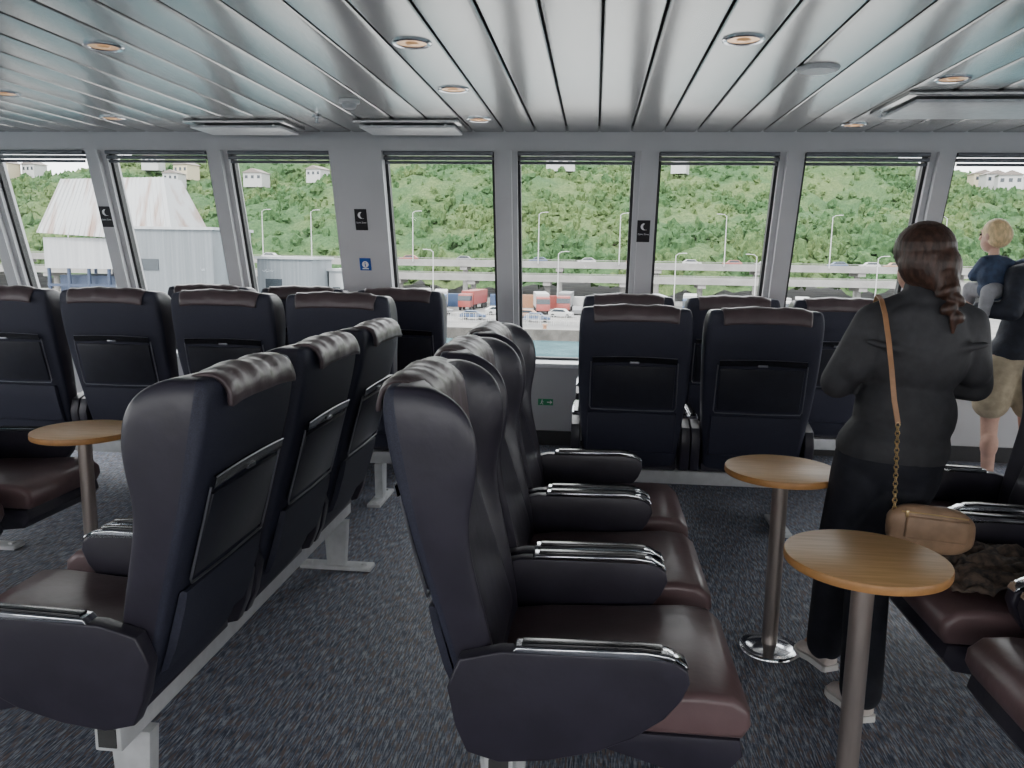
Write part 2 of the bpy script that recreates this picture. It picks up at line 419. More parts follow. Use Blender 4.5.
def frame(n,loc,rot):
    L_=n*PITCH-.04
    r=empty("seat_base_frame",loc,rot,"pale grey steel beam frame carrying a row of seats","seat frame","seat base frames")
    bm=bmesh.new(); box(bm,(-.2,0,.285),(.075,L_,.078),bevel=.006)
    for e in (-1,1): box(bm,(-.2,e*(L_/2+.0015),.285),(.05,.003,.052),1)
    mk("beam",bm,[M_frame,M_dark],r)
    for e in (-1,1):
        bm=bmesh.new(); y=e*(L_/2-.12)
        prism(bm,[(-.26,.246),(-.14,.246),(-.155,.02),(-.245,.02)],y-.025,y+.025,bevel=.005)
        box(bm,(-.2,y,.011),(.36,.085,.022),bevel=.006)
        box(bm,(-.34,y,.025),(.03,.03,.012),bevel=.004); box(bm,(-.06,y,.025),(.03,.03,.012),bevel=.004)
        mk("leg",bm,[M_frame],r)
    return r
first=[True]
def row(n,cx,cy,rot,dirv,labels=None,sc=None,pitch=.68):
    for i in range(n):
        o=(i-(n-1)/2)*pitch
        loc=(cx+dirv[0]*o,cy+dirv[1]*o,0)
        lab=labels[i] if labels else None
        if first[0]:
            SEAT.location=loc; SEAT.rotation_euler=(0,0,rot); first[0]=False
            if lab: SEAT["label"]=lab
        else:
            s_=copy_thing(SEAT,loc,rot,lab)
            if sc: s_.scale=sc
    frame(n,(cx,cy,0),rot)
row(3,0.0,2.12+PITCH,0,(0,1),["navy leather reclining seat, plum cushion, facing the round tables"]*3)
row(3,-1.43,2.12+PITCH,PI,(0,1),["navy leather seat seen from behind, its back to the aisle"]*3)
row(2,-2.92,2.82+PITCH/2,0,(0,1),["navy leather seat with plum cushion facing the small table"]*2)
row(2,1.52,2.03+PITCH/2,PI,(0,1),["navy leather seat beside the round tables","navy leather seat with a brown coat on its cushion"])
row(1,1.64,3.45,PI,(0,1),["navy leather seat beyond the standing person"])
LW="navy leather seat facing the windows, tray folded on its back"
row(2,.23+PITCH/2,4.32+.50,PI/2,(1,0),[LW]*2,(1,1.03,1.035))
row(3,.23+PITCH,5.40+.44,PI/2,(1,0),[LW]*3,(1,1.03,1.045))
row(4,-1.48-1.5*.70,4.50+.50,PI/2,(1,0),[LW]*4,(1.02,1.06,1.055),.70)
row(3,-1.33-PITCH,5.44+.42,PI/2,(1,0),[LW]*3,(1,1.03,1.05))

# ------------------------------------------------------------------ tables
def table(x,y):
    r=empty("pedestal_table",(x,y,0),0,"small round wooden table on a steel pedestal","table","round tables")
    bm=bmesh.new(); cyl(bm,(0,0,.725),(0,0,.752),.215,seg=64,bevel=.006)
    for f in bm.faces:
        if abs(f.normal.z)<.5: f.material_index=1
    mk("tabletop",bm,[M_wood,M_woodedge],r)
    bm=bmesh.new(); cyl(bm,(0,0,.02),(0,0,.715),.030,seg=32); mk("pole",bm,[M_steel],r)
    bm=bmesh.new(); cyl(bm,(0,0,.712),(0,0,.725),.11,seg=32); box(bm,(0,0,.708),(.24,.05,.012),bevel=.003); mk("top_bracket",bm,[M_frame],r)
    bm=bmesh.new(); cyl(bm,(0,0,0),(0,0,.016),.122,.115,seg=48,bevel=.003); cyl(bm,(0,0,.016),(0,0,.03),.09,.04,seg=48); mk("base",bm,[M_chrome],r)
table(.765,2.18); table(.745,3.10); table(-2.25,3.28)

# ------------------------------------------------------------------ ceiling fittings
for x,y in [(-.8,3.5),(-.79,4.45),(-.79,5.42),(.57,3.5),(1.70,4.26),(1.66,5.65),(-2.18,3.5),(-3.3,5.35),(-3.43,4.5)]:
    r=empty("downlight",(x,y,ZC),0,"round recessed downlight with amber reflector","ceiling light","recessed downlights")
    bm=bmesh.new()
    t=bmesh.new()
    prof=[(.085,0),(.085,-.006),(.078,-.010),(.066,-.008),(.062,0)]
    rs=[[t.verts.new((a*math.cos(2*PI*k/40),a*math.sin(2*PI*k/40),z)) for k in range(40)] for a,z in prof]
    for i in range(4):
        for k in range(40): t.faces.new((rs[i][k],rs[i][(k+1)%40],rs[i+1][(k+1)%40],rs[i+1][k]))
    bmesh.ops.recalc_face_normals(t,faces=t.faces); merge(bm,t)
    mk("bezel",bm,[M_chrome],r)
    bm=bmesh.new(); cyl(bm,(0,0,-.001),(0,0,-.004),.064,seg=40); ell(bm,(0,0,-.004),(.03,.03,.008)); mk("reflector",bm,[M_amber],r)
r=empty("ceiling_speaker",(1.0,4.02,ZC),0,"flat white round ceiling speaker","speaker")
bm=bmesh.new(); cyl(bm,(0,0,0),(0,0,-.014),.10,.09,seg=40,bevel=.003); mk("grille",bm,[M_white],r)
bm=bmesh.new(); cyl(bm,(0,0,-.014),(0,0,-.017),.075,seg=40); mk("speaker_disc",bm,[M_sill],r)
r=empty("smoke_detector",(-1.46,4.75,ZC),0,"white smoke detector on the ceiling","smoke detector")
bm=bmesh.new(); cyl(bm,(0,0,0),(0,0,-.02),.06,seg=32,bevel=.003); mk("mounting_plate",bm,[M_white],r)
bm=bmesh.new(); cyl(bm,(0,0,-.02),(0,0,-.05),.045,.036,seg=32,bevel=.006); mk("sensor_head",bm,[M_frame],r)
for x,y in [(-1.85,5.3),(1.65,5.1)]:
    r=empty("sprinkler",(x,y,ZC),0,"small fire sprinkler head on the ceiling","sprinkler","sprinklers")
    bm=bmesh.new(); cyl(bm,(0,0,0),(0,0,-.006),.03); cyl(bm,(0,0,-.006),(0,0,-.04),.008); cyl(bm,(0,0,-.04),(0,0,-.043),.02); mk("sprinkler_head",bm,[M_chrome],r)
for x,y,w,d in [(-2.47,5.6,.72,.40),(-1.28,5.6,.72,.40),(2.15,4.85,1.1,.62)]:
    r=empty("air_diffuser",(x,y,ZC),0,"pale metal ceiling air diffuser","air vent","air diffusers")
    bm=bmesh.new(); box(bm,(0,0,-.012),(w,d,.024),bevel=.006); mk("housing",bm,[M_ceil],r)
    bm=bmesh.new(); box(bm,(0,0,-.045),(w*.9,d*.85,.018),bevel=.006)
    for a in (-1,1):
        for b in (-1,1): cyl(bm,(a*w*.35,b*d*.3,-.024),(a*w*.35,b*d*.3,-.04),.01)
    mk("deflector_plate",bm,[M_frame],r)

# ------------------------------------------------------------------ signs on wall
tilt=math.atan(.2976)
def sign(name,x,z,w,h,m,label,d=-.075):
    o=empty(name,(x,Yw(z)+d,z),0,label,"sign"); o.rotation_euler=(tilt,0,0)
    bm=bmesh.new(); box(bm,(0,0,0),(w,.006,h),bevel=.002); mk("sign_plate",bm,[m],o,smooth=False); return o
def text(parent,body,size,loc,m):
    cu=bpy.data.curves.new("sign_text",'FONT'); cu.body=body; cu.size=size; cu.align_x='CENTER'; cu.align_y='CENTER'; cu.extrude=.0005
    cu.materials.append(m)
    o=bpy.data.objects.new("lettering",cu); COL.objects.link(o); o.parent=parent; o.location=loc; o.rotation_euler=(PI/2,0,0)
    dg=bpy.context.evaluated_depsgraph_get(); me=bpy.data.meshes.new_from_object(o.evaluated_get(dg))
    bpy.data.objects.remove(o)
    n=bpy.data.objects.new("lettering",me); COL.objects.link(n); n.parent=parent; n.location=loc; n.rotation_euler=(PI/2,0,0)
def quiet(x,z):
    s=sign("quiet_sign",x,z,.095,.165,M_sign,"small black sign with white moon symbol on the window pillar")
    s["group"]="quiet zone signs"
    t=bmesh.new(); n=20; out=[];inn=[]
    for i in range(n+1):
        a=math.radians(100+200*i/n); out.append(t.verts.new((.026*math.cos(a)+.004,-.0045,.035+.026*math.sin(a))))
        a2=math.radians(115+170*i/n); inn.append(t.verts.new((.016+.024*math.cos(a2)+.004,-.0045,.035+.025*math.sin(a2))))
    for i in range(n): t.faces.new((out[i],out[i+1],inn[i+1],inn[i]))
    mk("moon_symbol",t,[M_white],s,smooth=False)
    text(s,"Quiet Zone",.017,(0,-.004,-.022),M_white)
quiet(-1.80,1.80); quiet(.35,1.74); quiet(-3.875,1.80)
s=sign("information_sign",-1.80,1.46,.09,.10,M_blue,"small blue square sign with a white symbol")
t=bmesh.new(); cyl(t,(0,-.003,.0),(0,-.005,.0),.026,seg=24); box(t,(0,-.0045,-.034),(.05,.002,.008)); mk("sign_symbol",t,[M_white],s,smooth=False)
t=bmesh.new(); box(t,(0,-.006,-.006),(.008,.002,.022)); ell(t,(0,-.006,.014),(.005,.002,.005)); mk("sign_symbol",t,[M_blue],s,smooth=False)
s=empty("exit_sign",(-.37,6.462,.36),0,"low green exit sign with white arrow and running figure","sign")
s.scale=(.62,1,.62)
bm=bmesh.new(); box(bm,(0,0,0),(.20,.008,.085),bevel=.002); mk("sign_plate",bm,[M_green],s,smooth=False)
t=bmesh.new(); box(t,(.045,-.0055,0),(.05,.002,.014)); prism(t,[(.06,.028),(.09,0),(.06,-.028)],-.0065,-.0045)
ell(t,(-.045,-.0055,.028),(.008,.002,.008)); box(t,(-.05,-.0055,.006),(.014,.002,.03),rot=(0,.35,0)); box(t,(-.04,-.0055,-.02),(.008,.002,.03),rot=(0,-.6,0)); box(t,(-.062,-.0055,-.018),(.008,.002,.028),rot=(0,.9,0)); box(t,(-.035,-.0055,.008),(.025,.002,.007),rot=(0,.5,0))
mk("sign_symbol",t,[M_white],s,smooth=False)

# ------------------------------------------------------------------ people
def blob(name,prims,voxel,mats,parent,smooth=4,label=None):
    bm=bmesh.new()
    for p in prims:
        if p[0]=='c':
            _,a,b,r0,r1=p; a=Vector(a);b=Vector(b)
            cyl(bm,a,b,r0,r1,seg=16); ell(bm,a,(r0,)*3,seg=14); ell(bm,b,(r1,)*3,seg=14)
        else:
            ell(bm,p[1],p[2],p[3] if len(p)>3 else None,seg=24)
    me=bpy.data.meshes.new(name); bm.to_mesh(me); bm.free()
    o=bpy.data.objects.new(name,me); COL.objects.link(o)
    r=o.modifiers.new("r",'REMESH'); r.mode='VOXEL'; r.voxel_size=voxel
    s=o.modifiers.new("s",'SMOOTH'); s.factor=.5; s.iterations=smooth
    dg=bpy.context.evaluated_depsgraph_get(); dg.update()
    m2=bpy.data.meshes.new_from_object(o.evaluated_get(dg)); bpy.data.objects.remove(o)
    m2.name=name
    m2.materials.clear()
    for m in mats: m2.materials.append(m)
    for p in m2.polygons: p.use_smooth=True
    n=bpy.data.objects.new(name,m2); COL.objects.link(n)
    n.parent=parent; n.matrix_parent_inverse=Matrix.Translation(-parent.location)
    if label:n["label"]=label
    return n
def head(c,s,yaw,neck=None):
    c=Vector(c); R=Matrix.Rotation(yaw,3,'Z')
    def P(x,y,z): return c+R@Vector((x*s,y*s,z*s))
    e=lambda p,r:('e',P(*p),tuple(k*s for k in r),(0,0,yaw))
    L=[e((0,-.01,.02),(.076,.094,.10)),e((0,.03,-.045),(.056,.06,.07)),e((0,.055,-.085),(.026,.026,.02)),
       ('c',P(0,.085,.02),P(0,.106,-.018),.008*s,.013*s),e((0,.084,-.052),(.024,.012,.006)),e((0,.083,-.062),(.020,.011,.006)),
       e((.078,-.005,-.005),(.010,.018,.03)),e((-.078,-.005,-.005),(.010,.018,.03)),e((0,.075,.035),(.05,.018,.010))]
    return L,P
def eyes(P,s,parent):
    bm=bmesh.new()
    for q in (-1,1): ell(bm,P(q*.03,.082,.012),(.011*s,.008*s,.008*s),seg=12)
    o=mk("eyes",bm,[M_eye],parent); o.matrix_parent_inverse=Matrix.Translation(-parent.location)
def hand(w,d,nrm,s=1,curl=.5,side=1):
    w=Vector(w);d=Vector(d).normalized();n=Vector(nrm).normalized(); n=(n-n.dot(d)*d).normalized(); l=d.cross(n)*side
    L=[('c',w,w+d*.03*s,.025*s,.03*s)]
    for k,(o,ln) in enumerate(((-.028,.070),(-.009,.078),(.010,.073),(.028,.058))):
        b=w+d*.085*s+l*o*s
        L.append(('c',w+d*.015*s+l*o*.6*s,b,.013*s,.011*s))
        d2=(d*math.cos(curl)+n*math.sin(curl)); k1=b+d2*ln*.5*s
        d3=(d*math.cos(curl*2.2)+n*math.sin(curl*2.2)); k2=k1+d3*ln*.45*s
        L.append(('c',b,k1,.0095*s,.0088*s)); L.append(('c',k1,k2,.0088*s,.0075*s))
    tb=w+d*.025*s-l*.026*s; t1=tb+(d*.6-l*.7+n*.3).normalized()*.04*s; t2=t1+(d*.9-l*.25+n*.5).normalized()*.03*s
    L+=[('c',tb,t1,.014*s,.011*s),('c',t1,t2,.011*s,.009*s)]
    return L
def shoe(parent,toe,heel,m=M_shoe):
    toe=Vector(toe);heel=Vector(heel);d=(toe-heel).normalized();a=math.atan2(d.y,d.x)
    mid=(toe+heel)/2; L=(toe-heel).length/2
    t=bmesh.new(); R=Matrix.Rotation(a,3,'Z')
    prof=[(-1,.028),(-.9,.036),(-.4,.034),(0,.034),(.5,.045),(.8,.040),(.95,.026),(1,.008)]
    hts={-1:.06,-.9:.075,-.4:.085,0:.07,.5:.05,.8:.04,.95:.03,1:.022}
    rings=[]
    for x,w in prof:
        h=hts[x]; ring=[]
        for yy,zz in ((-1,.018),(-1,.45*h+.012),(-.6,h*.9+.008),(0,h+.01),(.6,h*.9+.008),(1,.45*h+.012),(1,.018)):
            ring.append(t.verts.new(mid+R@Vector((x*L,yy*w,zz))))
        rings.append(ring)
    for i in range(len(rings)-1):
        for k in range(6): t.faces.new((rings[i][k],rings[i+1][k],rings[i+1][k+1],rings[i][k+1]))
        t.faces.new((rings[i][6],rings[i+1][6],rings[i+1][0],rings[i][0]))
    t.faces.new(rings[0]); t.faces.new(rings[-1][::-1]); bmesh.ops.recalc_face_normals(t,faces=t.faces)
    o=mk("shoe",t,[m],parent,subsurf=2); o.matrix_parent_inverse=Matrix.Translation(-parent.location)
    t=bmesh.new(); pts=[(x*L*1.03,w*1.08) for x,w in prof]+[(x*L*1.03,-w*1.08) for x,w in reversed(prof)]
    a_=[t.verts.new(mid+R@Vector((x,y,.0))) for x,y in pts]; b_=[t.verts.new(mid+R@Vector((x,y,.022))) for x,y in pts]
    t.faces.new(a_); t.faces.new(b_[::-1])
    for i in range(len(pts)): t.faces.new((a_[i],b_[i],b_[(i+1)%len(pts)],a_[(i+1)%len(pts)]))
    bmesh.ops.recalc_face_normals(t,faces=t.faces)
    s=mk("sole",t,[M_sole],o); s.matrix_parent_inverse=Matrix.Identity(4)

W=empty("person",(1.02,2.88,0),0,"person with braided brown hair, charcoal jacket, arms folded, standing","person")
hp,P=head((1.125,2.925,1.555),1.0,.35)
sl=(.970,2.89,1.335); sr=(1.280,2.89,1.335)
el=(.875,2.93,1.12); er=(1.352,2.95,1.12)
wl=(1.10,3.11,1.17); wr=(1.15,3.09,1.12)
hl=(.985,2.89,.86); hrr=(1.135,2.89,.86)
kl=(.945,2.99,.47); kr=(1.00,2.82,.47); al=(.93,3.00,.09); ar=(.955,2.66,.09)
torso=lambda g:[('e',(1.125,2.90,1.25),(.165+g,.105+g,.17+g)),('e',(1.10,2.90,1.05),(.135+g,.10+g,.16+g)),('e',(1.07,2.89,.90),(.165+g,.125+g,.14+g)),
       ('c',sl,(1.125,2.90,1.39),.052+g,.06+g),('c',sr,(1.125,2.90,1.39),.052+g,.06+g)]
arms=lambda g:[('c',sl,el,.050+g,.040+g),('c',sr,er,.050+g,.040+g),('c',el,wl,.040+g,.028+g),('c',er,wr,.040+g,.028+g)]
legs=lambda g,b=0:[('c',hl,kl,.085+g,.056+g),('c',hrr,kr,.085+g,.056+g),('c',kl,al,.052+g,.034+g+b),('c',kr,ar,.052+g,.034+g+b)]
body=hp+[('c',(1.125,2.90,1.38),(1.125,2.91,1.50),.052,.048)]+torso(0)+arms(0)+legs(0)
body+=hand(wl,(.95,.15,-.05),(0,-1,0),1,.45,1)+hand(wr,(-.95,.2,.1),(0,-1,0),1,.45,-1)
body+=[('c',al,(.90,3.08,.045),.034,.028),('c',ar,(.935,2.75,.045),.034,.028)]
blob("body",body,.0065,[M_skin],W,3); eyes(P,1,W)
jk=torso(.018)+arms(.020)+[('e',(1.07,2.89,.90),(.193,.15,.13)),('e',(1.10,2.89,1.02),(.173,.132,.17)),
    ('c',(1.125,2.87,1.40),(1.125,2.89,1.46),.085,.065),('e',(1.12,2.82,1.365),(.12,.05,.055),(.3,0,0)),('c',(1.26,2.88,1.33),(1.32,2.90,1.18),.068,.061),('c',(.99,2.88,1.33),(.92,2.89,1.18),.068,.061),
    ('e',(1.12,2.87,1.25),(.174,.117,.19)),('c',(.92,2.88,.86),(1.22,2.88,.86),.03,.03),
    ('c',(.93,2.79,1.28),(1.10,2.762,1.24),.014,.014),('c',(1.10,2.762,1.24),(1.30,2.79,1.28),.014,.014)]
blob("jacket",jk,.008,[M_jacket],W,12,"charcoal hooded jacket")
pn=legs(.024,.012)+[('e',(1.065,2.89,.86),(.185,.145,.15)),('c',(.97,2.885,.80),(.945,2.95,.52),.105,.078),('c',(1.13,2.885,.80),(1.01,2.84,.52),.110,.078)]
blob("trousers",pn,.010,[M_pants],W,8,"loose black trousers")
hr=[('e',(1.118,2.895,1.59),(.098,.108,.098)),('e',(1.122,2.868,1.55),(.096,.088,.10)),('e',(1.14,2.835,1.53),(.078,.062,.085)),('c',(1.150,2.815,1.50),(1.162,2.785,1.46),.052,.038)]
bx=[(1.164,2.775,1.46),(1.167,2.766,1.430),(1.170,2.759,1.400),(1.172,2.753,1.372)]
for i,p in enumerate(bx):
    o=.012*(1 if i%2 else -1); r=.040-.0045*i
    hr.append(('e',(p[0]+o,p[1],p[2]),(r,r*.8,.021),(0,.6*(1 if i%2 else -1),0)))
hr.append(('c',(1.173,2.75,1.365),(1.175,2.752,1.32),.016,.006))
blob("hair",hr,.0045,[M_hairb],W,3,"brown hair in a low braid")
shoe(W,(.87,3.12,0),(.945,2.95,0)); shoe(W,(.91,2.81,0),(.965,2.61,0))

B=empty("crossbody_bag",(1.13,2.665,.60),0,"tan leather crossbody bag hanging at the standing person's hip","handbag")
t=bmesh.new(); rings=[]
for u in [-1+2*k/12 for k in range(13)]:
    hx=(1-abs(u)**4)**.5 if abs(u)<1 else .25
    rings.append([t.verts.new((u*.142, .042*(max(hx,.45))*math.copysign(abs(math.cos(a))**.8,math.cos(a)), .075-u*.012+.082*max(hx,.5)*math.copysign(abs(math.sin(a))**.6,math.sin(a)))) for a in [2*PI*j/16 for j in range(16)]])
for i in range(12):
    for j in range(16): t.faces.new((rings[i][j],rings[i][(j+1)%16],rings[i+1][(j+1)%16],rings[i+1][j]))
t.faces.new(rings[0][::-1]); t.faces.new(rings[-1]); bmesh.ops.recalc_face_normals(t,faces=t.faces)
mk("bag_body",t,[M_tan],B,subsurf=1)
bm=bmesh.new(); box(bm,(0.006,-.038,.085),(.20,.014,.075),bevel=.0065,seg=3,rot=(0,.08,0)); mk("front_pocket",bm,[M_tan],B)
bm=bmesh.new(); tube(bm,[(-.105,-.030,.142),(0,-.033,.134),(.105,-.030,.122)],.003); box(bm,(-.09,-.037,.136),(.010,.006,.024),bevel=.002); mk("zip",bm,[M_gold],B)
def band(bm,pts,w,t):
    for a,b in zip(pts[:-1],pts[1:]):
        a=Vector(a);b=Vector(b);d=b-a
        q=Vector((0,0,1)).rotation_difference(d.normalized()).to_matrix()
        tb=bmesh.new(); bmesh.ops.create_cube(tb,size=1); bmesh.ops.scale(tb,vec=(w,t,d.length+.004),verts=tb.verts)
        bmesh.ops.rotate(tb,matrix=q,verts=tb.verts); bmesh.ops.translate(tb,vec=(a+b)/2,verts=tb.verts); merge(bm,tb)
def rel(p): return Vector(p)-Vector((1.13,2.665,.60))
sp_=[(.997,2.665,1.03),(.985,2.68,1.10),(.975,2.70,1.20),(.968,2.735,1.30),(.968,2.785,1.375),(.975,2.85,1.418),(.985,2.92,1.43),(1.0,2.99,1.39),(1.03,3.06,1.32)]
bm=bmesh.new(); band(bm,[rel(p) for p in sp_],.016,.004); mk("strap",bm,[M_strap],B,label="tan leather strap")
bm=bmesh.new()
a=Vector(rel((.997,2.665,1.03))); b=Vector(rel((1.01,2.66,.735))); n=21
for i in range(n):
    p=a+(b-a)*(i+.5)/n; ang=(i%2)*PI/2
    ring=[p+Vector((.007*math.cos(t_)*math.cos(ang),.007*math.cos(t_)*math.sin(ang),.0095*math.sin(t_))) for t_ in [2*PI*k/8 for k in range(8)]]
    tube(bm,ring,.0022,5,closed=True)
mk("chain",bm,[M_gold],B,label="gold chain links")

# ---- adult holding a child
dx=-.13
def S(p): return (p[0]+dx,p[1],p[2])
Mn=empty("person",(2.92+dx,5.62,0),0,"adult in navy jacket and khaki shorts holding a child","person")
hp,P=head(S((3.11,5.66,1.68)),1.03,.2)
ml=[S(q) for q in ((2.84,5.6,.92),(2.83,5.63,.50),(2.84,5.60,.09))]; mr=[S(q) for q in ((3.02,5.6,.92),(3.05,5.58,.50),(3.08,5.55,.09))]
msl=S((2.89,5.60,1.46)); msr=S((3.28,5.62,1.46)); mel=S((2.82,5.48,1.24)); mer=S((3.36,5.62,1.2)); mwl=S((2.68,5.62,1.24)); mwr=S((3.30,5.8,1.0))
mt=lambda g:[('e',S((3.07,5.62,1.34)),(.18+g,.12+g,.20+g)),('e',S((3.0,5.62,1.10)),(.155+g,.115+g,.17+g)),('e',S((2.94,5.61,.95)),(.165+g,.12+g,.13+g)),('c',msl,S((3.08,5.62,1.50)),.06+g,.06+g),('c',msr,S((3.08,5.62,1.50)),.06+g,.06+g)]
ma=lambda g:[('c',msl,mel,.055+g,.045+g),('c',msr,mer,.055+g,.045+g),('c',mel,mwl,.045+g,.032+g),('c',mer,mwr,.045+g,.03+g)]
mg=[('c',ml[0],ml[1],.09,.058),('c',mr[0],mr[1],.09,.058),('c',ml[1],ml[2],.056,.036),('c',mr[1],mr[2],.056,.036),
    ('e',S((2.83,5.60,.33)),(.055,.06,.10)),('e',S((3.06,5.55,.33)),(.055,.06,.10)),('c',ml[2],S((2.83,5.7,.045)),.036,.03),('c',mr[2],S((3.08,5.65,.045)),.036,.03)]
b_=hp+[('c',S((3.08,5.62,1.5)),S((3.10,5.64,1.62)),.058,.055)]+mt(0)+ma(0)+mg+hand(mwl,(-.6,.7,.1),(.3,.2,1),1,.35,1)+hand(mwr,(-.3,.2,-.9),(-1,0,0),1,.3,1)
blob("body",b_,.008,[M_skin],Mn,3); eyes(P,1.03,Mn)
blob("jacket",mt(.022)+ma(.020)+[('e',S((3.0,5.62,1.05)),(.19,.14,.17)),('e',S((3.08,5.61,1.52)),(.09,.085,.04))],.012,[M_dshirt],Mn,6,"dark navy jacket")
blob("shorts",[('e',S((2.94,5.61,.92)),(.18,.14,.14)),('c',S((2.85,5.60,.88)),S((2.82,5.62,.62)),.115,.118),('c',S((3.03,5.60,.88)),S((3.06,5.58,.62)),.115,.118)],.012,[M_khaki],Mn,3,"loose khaki shorts")
blob("hair",[('e',S((3.11,5.645,1.725)),(.085,.10,.09)),('e',S((3.11,5.62,1.70)),(.084,.09,.09))],.008,[M_hairb],Mn,3)
shoe(Mn,S((2.83,5.80,0)),S((2.845,5.54,0))); shoe(Mn,S((3.08,5.75,0)),S((3.08,5.49,0)))
C=empty("person",(2.63,5.66,1.28),0,"blond toddler in a navy jacket sitting on the adult's arm","person")
hp,P=head((2.635,5.70,1.725),.95,.5)
tb=[('e',(2.645,5.69,1.48),(.080,.068,.115)),('e',(2.66,5.69,1.37),(.085,.075,.065)),('c',(2.59,5.69,1.55),(2.555,5.75,1.46),.030,.025),('c',(2.70,5.68,1.55),(2.77,5.68,1.52),.030,.025)]
fa=[('c',(2.555,5.75,1.46),(2.60,5.83,1.47),.023,.018),('c',(2.77,5.68,1.52),(2.84,5.70,1.55),.023,.018)]
lg=[('c',(2.63,5.70,1.36),(2.57,5.82,1.37),.048,.036),('c',(2.57,5.82,1.37),(2.56,5.82,1.22),.034,.026),('c',(2.68,5.67,1.37),(2.57,5.56,1.36),.048,.036),('c',(2.57,5.56,1.36),(2.545,5.54,1.22),.034,.026)]
b_=hp+[('c',(2.64,5.69,1.56),(2.64,5.695,1.64),.033,.031)]+tb+fa+lg+hand((2.60,5.83,1.47),(0.3,1,.1),(0,0,-1),.6,.4,1)+hand((2.84,5.70,1.55),(1,.1,-.1),(0,0,-1),.6,.4,1)
b_+=[('e',(2.555,5.85,1.195),(.022,.045,.02)),('e',(2.535,5.57,1.195),(.022,.045,.02))]
blob("body",b_,.006,[M_skin],C,2); eyes(P,.95,C)
g=.016
blob("jacket",[(p[0],p[1],tuple(k+g for k in p[2])) if p[0]=='e' else (p[0],p[1],p[2],p[3]+g,p[4]+g) for p in tb+fa],.009,[M_navyj],C,3,"navy jacket")
blob("trousers",[(p[0],p[1],p[2],p[3]+.012,p[4]+.012) for p in lg],.009,[M_gtrous],C,3,"grey trousers")
blob("hair",[('e',(2.640,5.69,1.757),(.081,.090,.083)),('e',(2.652,5.668,1.73),(.078,.080,.086))],.006,[M_hairy],C,5,"short straight blond hair")

def cloth(name,cx,cy,z0,sx,sy,m,label):
    t=bmesh.new(); n=36; gr=[]
    for i in range(n+1):
        row=[]
        for j in range(n+1):
            u=-1+2*i/n; v=-1+2*j/n
            r=1+.12*noise.noise(V(u*2,v*2,3))
            z=.03+.045*max(0,1-(u*u+v*v)*.7)+.035*noise.noise(V(u*3,v*3,1))+.02*noise.noise(V(u*8,v*8,5))
            x=u*sx*r+.02*noise.noise(V(u*4,v*4,8)); y=v*sy*r
            row.append(t.verts.new((x,y,max(.006,z))))
        gr.append(row)
    for i in range(n):
        for j in range(n): t.faces.new((gr[i][j],gr[i+1][j],gr[i+1][j+1],gr[i][j+1]))
    bmesh.ops.recalc_face_normals(t,faces=t.faces)
    o=mk(name,t,[m],None,ang=180,loc=(cx,cy,z0)); s=o.modifiers.new("s",'SOLIDIFY'); s.thickness=.008; s.offset=1
    return tag(o,label,"coat")
cloth("coat",1.38,2.71,.495,.23,.20,M_coat,"crumpled brown checked coat lying on a seat cushion")

# ------------------------------------------------------------------ outside
GZ=-9
t=bmesh.new()  # unseen bow deck, added and tapered to steer daylight bounce onto the ceiling
pl=[(-9,6.7),(9,6.7),(8,16),(5,25),(1.5,31),(-1.5,31),(-5,25),(-8,16)]
a_=[t.verts.new((x,y,-2.65)) for x,y in pl]; b_=[t.verts.new((x,y,-2.95)) for x,y in pl]
t.faces.new(a_); t.faces.new(b_[::-1])
for k in range(8): t.faces.new((a_[k],b_[k],b_[(k+1)%8],a_[(k+1)%8]))
bmesh.ops.recalc_face_normals(t,faces=t.faces)
struct(mk("bounce_deck",t,[M_deck],smooth=False),"unseen grey bow deck added to bounce light onto the ceiling")
bm=bmesh.new()
box(bm,(20,309.5,GZ-.9),(900,389,1.8)); box(bm,(-135,70,GZ-.9),(200,96,1.8))
for f in bm.faces:
    if abs(f.normal.z)<.5: f.material_index=1
struct(mk("ground",bm,[M_ground,M_quay],smooth=False),"asphalt port yard and quay")
bm=bmesh.new(); box(bm,(0,120,GZ-2.1),(1200,500,1)); w_=mk("sea_water",bm,[M_water],smooth=False); tag(w_,"teal harbour water beside the quay","water"); w_["kind"]="stuff"
def hillz(x,y):
    u=(y-198)/250
    ridge=58+5*noise.noise(V(x*.006,3,0))-17*max(0,min(1.2,(x-95)/90))-17*max(0,min(1.2,(-x-205)/80))
    return GZ+3+(ridge-GZ)*(u**.85)+9*noise.noise(V(x*.012,y*.012,2))*min(1,u*3)
t=bmesh.new(); nx,ny=300,100; gr=[]
for j in range(ny+1):
    y=198+ (j/ny)*250; row=[]
    for i in range(nx+1):
        x=-400+ (i/nx)*660
        h=hillz(x,y)+3.0*noise.noise(V(x*.09,y*.09,7))+2.2*noise.noise(V(x*.25,y*.25,1))
        row.append(t.verts.new((x+1.0*noise.noise(V(x,y,4)),y,h)))
    gr.append(row)
for j in range(ny):
    for i in range(nx): t.faces.new((gr[j][i],gr[j][i+1],gr[j+1][i+1],gr[j+1][i]))
o=mk("wooded_hillside",t,[M_fol],ang=180); tag(o,"steep green hillside covered in bush and scrub","hillside"); o["kind"]="stuff"
ico=bmesh.new(); bmesh.ops.create_icosphere(ico,subdivisions=2,radius=1)
base=[v.co.copy() for v in ico.verts]; fc=[[v.index for v in f.verts] for f in ico.faces]; ico.free()
vs=[];fs=[]
rnd=random.Random(3)
